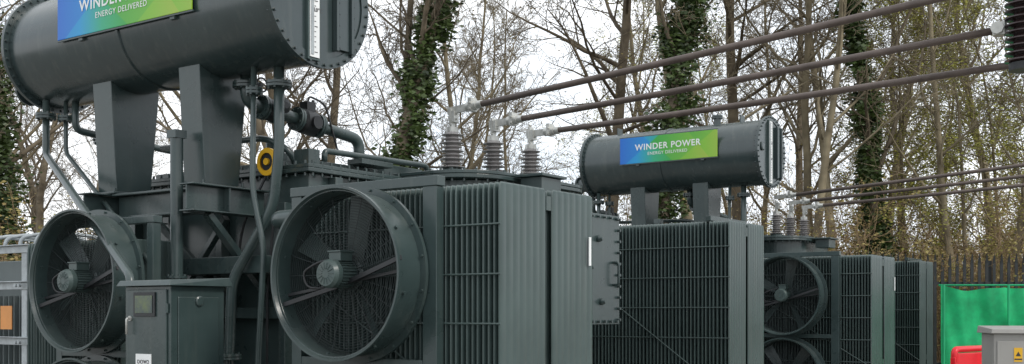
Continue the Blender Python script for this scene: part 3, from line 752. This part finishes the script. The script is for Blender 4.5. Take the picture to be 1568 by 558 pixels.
def ivy_tree(name, seed, x, y, H, r, lean, ivr, n, ztop, cnt=(18, 6, 5, 3), bark=BARK, start=.3, zb=0.5):
    e = empty(name, (x, y, 0)); rd = random.Random(seed); V, F, tips = [], [], []
    pts = grow(V, F, tips, rd, Vector((0, 0, -.1)), Vector((lean, 0, 1)).normalized(), H, r, 0, list(cnt), TR, start, (30, 62))
    me = mesh_from("trunk_and_branches", V, F, bark); o = bpy.data.objects.new("trunk_and_branches", me); sc.collection.objects.link(o); o.parent = e
    if n:
        LV, LF = [], []; lumps = []
        for k in range(int(ztop*9)):
            f = rd.random(); lumps.append((f, rd.random()*6.28, rd.uniform(.1, 1.0)*ivr))
        for k in range(n):
            f, az, rad = rd.choice(lumps)
            z = zb+(ztop-zb)*f
            q = z/H*(len(pts)-1); i0 = min(int(q), len(pts)-2); c = pts[i0].lerp(pts[i0+1], q-i0)
            env = 1-0.45*(f**2); rr = rad*env
            off = Vector((math.cos(az)*rr, math.sin(az)*rr, 0))*rd.uniform(.3, 1.0)
            p = c+off+Vector((rd.gauss(0, .15), rd.gauss(0, .15), rd.gauss(0, .30)))*(ivr*1.25)
            leafquad(LV, LF, p, .068, rd)
        lm = mesh_from("ivy", LV, LF, IVY, False); lo = bpy.data.objects.new("ivy", lm); sc.collection.objects.link(lo); lo.parent = e
    return e
ivy_tree("ivy_covered_tree", 31, -2.95, 24, 15, .26, .03, .60, 17000, 11.5, start=.4)
ivy_tree("ivy_covered_tree.001", 32, 3.05, 26, 15, .22, .0, .66, 18000, 12.0, start=.5)
ivy_tree("ivy_covered_tree.002", 33, 9.3, 28, 16, .20, .0, .46, 18000, 9.5)
ivy_tree("ivy_covered_tree.003", 34, -11.6, 26, 15, .25, .0, .85, 22000, 9.5, start=.3)
ivy_tree("bare_tree", 35, -3.9, 23.6, 15, .15, .0, 0, 0, 0)
ivy_tree("bare_tree.001", 36, -2.9, 24.6, 15, .15, .14, 0, 0, 0, cnt=(22, 7, 5, 3), start=.2)
ivy_tree("bare_tree.002", 37, 4.4, 27, 16, .19, .02, 0, 0, 0, bark=BARK2)
ivy_tree("bare_tree.003", 39, 7.0, 26, 16, .14, -.02, 0, 0, 0, bark=BARK2)
ivy_tree("bare_tree.004", 40, 7.9, 27, 16, .15, .05, 0, 0, 0, bark=BARK2)
ivy_tree("bare_tree.005", 41, 10.8, 27, 14, .12, -.12, 0, 0, 0, bark=BARK2)
ivy_tree("bare_tree.006", 42, 12.2, 26.5, 16, .16, .04, 0, 0, 0, bark=BARK2)

def shrub(seed, H, stems, lm, nl, ls, bark=TWIG):
    rd = random.Random(seed); V, F, tips = [], [], []
    for k in range(stems):
        d = Vector((rd.gauss(0, .38), rd.gauss(0, .38), 1)).normalized()
        grow(V, F, tips, rd, Vector((rd.gauss(0, .4), rd.gauss(0, .4), 0)), d, H*rd.uniform(.6, 1.1), .022, 1, [0, 9, 6, 3], TR, .1, (20, 55), 3, .005)
    LV, LF = [], []
    for k in range(nl):
        leafquad(LV, LF, rd.choice(tips)+Vector((rd.gauss(0, .08), rd.gauss(0, .08), rd.gauss(0, .08))), ls, rd)
    return mesh_from("shrub_stems", V, F, bark), mesh_from("shrub_leaves", LV, LF, lm, False)
sh = [shrub(51, 4.2, 16, BUD2, 3000, .045), shrub(52, 3.6, 16, BUD, 3000, .04), shrub(53, 3.8, 14, BUSH, 7000, .055), shrub(54, 4.6, 16, BUD2, 1500, .04)]
ug = empty("undergrowth"); i = 0
for yy in (25.5, 29.5, 36):
    x = -0.52*yy
    while x < 0.56*yy:
        px = 784+1716*x/yy
        ti = rd.choice([0, 3, 1, 2]) if px < 1180 else rd.choice([0, 0, 3, 1, 3, 0])
        s = rd.uniform(.7, 1.05)*(1.0 if yy < 32 else 1.25)
        for me in sh[ti]:
            ob = bpy.data.objects.new("shrub_%d" % i, me); sc.collection.objects.link(ob); ob.parent = ug
            ob.location = (x, yy, 0); ob.scale = (s, s, s*(1.05 if px > 1100 else .85)); ob.rotation_euler = (0, 0, i*1.7)
        i += 1; x += rd.uniform(.9, 1.7)

# ---------------------------------------------------------------- light + world
w = bpy.data.worlds.new("World"); sc.world = w; w.use_nodes = True
nt = w.node_tree; N = nt.nodes; L = nt.links; bg = N["Background"]
sky = N.new("ShaderNodeTexSky"); sky.sky_type = 'NISHITA'; sky.sun_disc = False
sky.sun_elevation = math.radians(42); sky.sun_rotation = math.radians(125); sky.air_density = 1.0; sky.dust_density = 2.0
tc = N.new("ShaderNodeTexCoord"); mp = N.new("ShaderNodeMapping"); mp.inputs["Scale"].default_value = (1, 1, 2.2)
nz = N.new("ShaderNodeTexNoise"); nz.inputs["Scale"].default_value = 2.6; nz.inputs["Detail"].default_value = 6
L.new(tc.outputs["Generated"], mp.inputs[0]); L.new(mp.outputs[0], nz.inputs["Vector"])
rp = N.new("ShaderNodeValToRGB"); rp.color_ramp.elements[0].position = .32; rp.color_ramp.elements[0].color = (6.9, 7.7, 8.6, 1)
rp.color_ramp.elements[1].position = .58; rp.color_ramp.elements[1].color = (9.6, 9.8, 10.0, 1)
L.new(nz.outputs["Fac"], rp.inputs["Fac"])
mx = N.new("ShaderNodeMix"); mx.data_type = 'RGBA'; mx.inputs["Factor"].default_value = 0.92
L.new(sky.outputs[0], mx.inputs["A"]); L.new(rp.outputs[0], mx.inputs["B"]); L.new(mx.outputs["Result"], bg.inputs["Color"])
bg.inputs["Strength"].default_value = 0.15
sl = bpy.data.lights.new("sun", 'SUN'); sl.energy = 1.5; sl.angle = math.radians(12); sl.color = (1, .95, .88)
so = bpy.data.objects.new("sun", sl); sc.collection.objects.link(so)
az = math.radians(125); el = math.radians(42)
dirv = Vector((math.sin(az)*math.cos(el), math.cos(az)*math.cos(el), math.sin(el)))
so.rotation_euler = dirv.to_track_quat('Z', 'Y').to_euler()
sc.view_settings.view_transform = 'Standard'; sc.view_settings.look = 'None'; sc.view_settings.exposure = 0

cam = bpy.data.cameras.new("camera"); co = bpy.data.objects.new("camera", cam); sc.collection.objects.link(co)
co.location = (0, 0, 1.6); co.rotation_euler = (math.radians(90), 0, 0)
cam.sensor_width = 36; cam.lens = 39.4; cam.shift_y = 0.128; cam.clip_end = 1000; cam.clip_start = 0.1
sc.camera = co
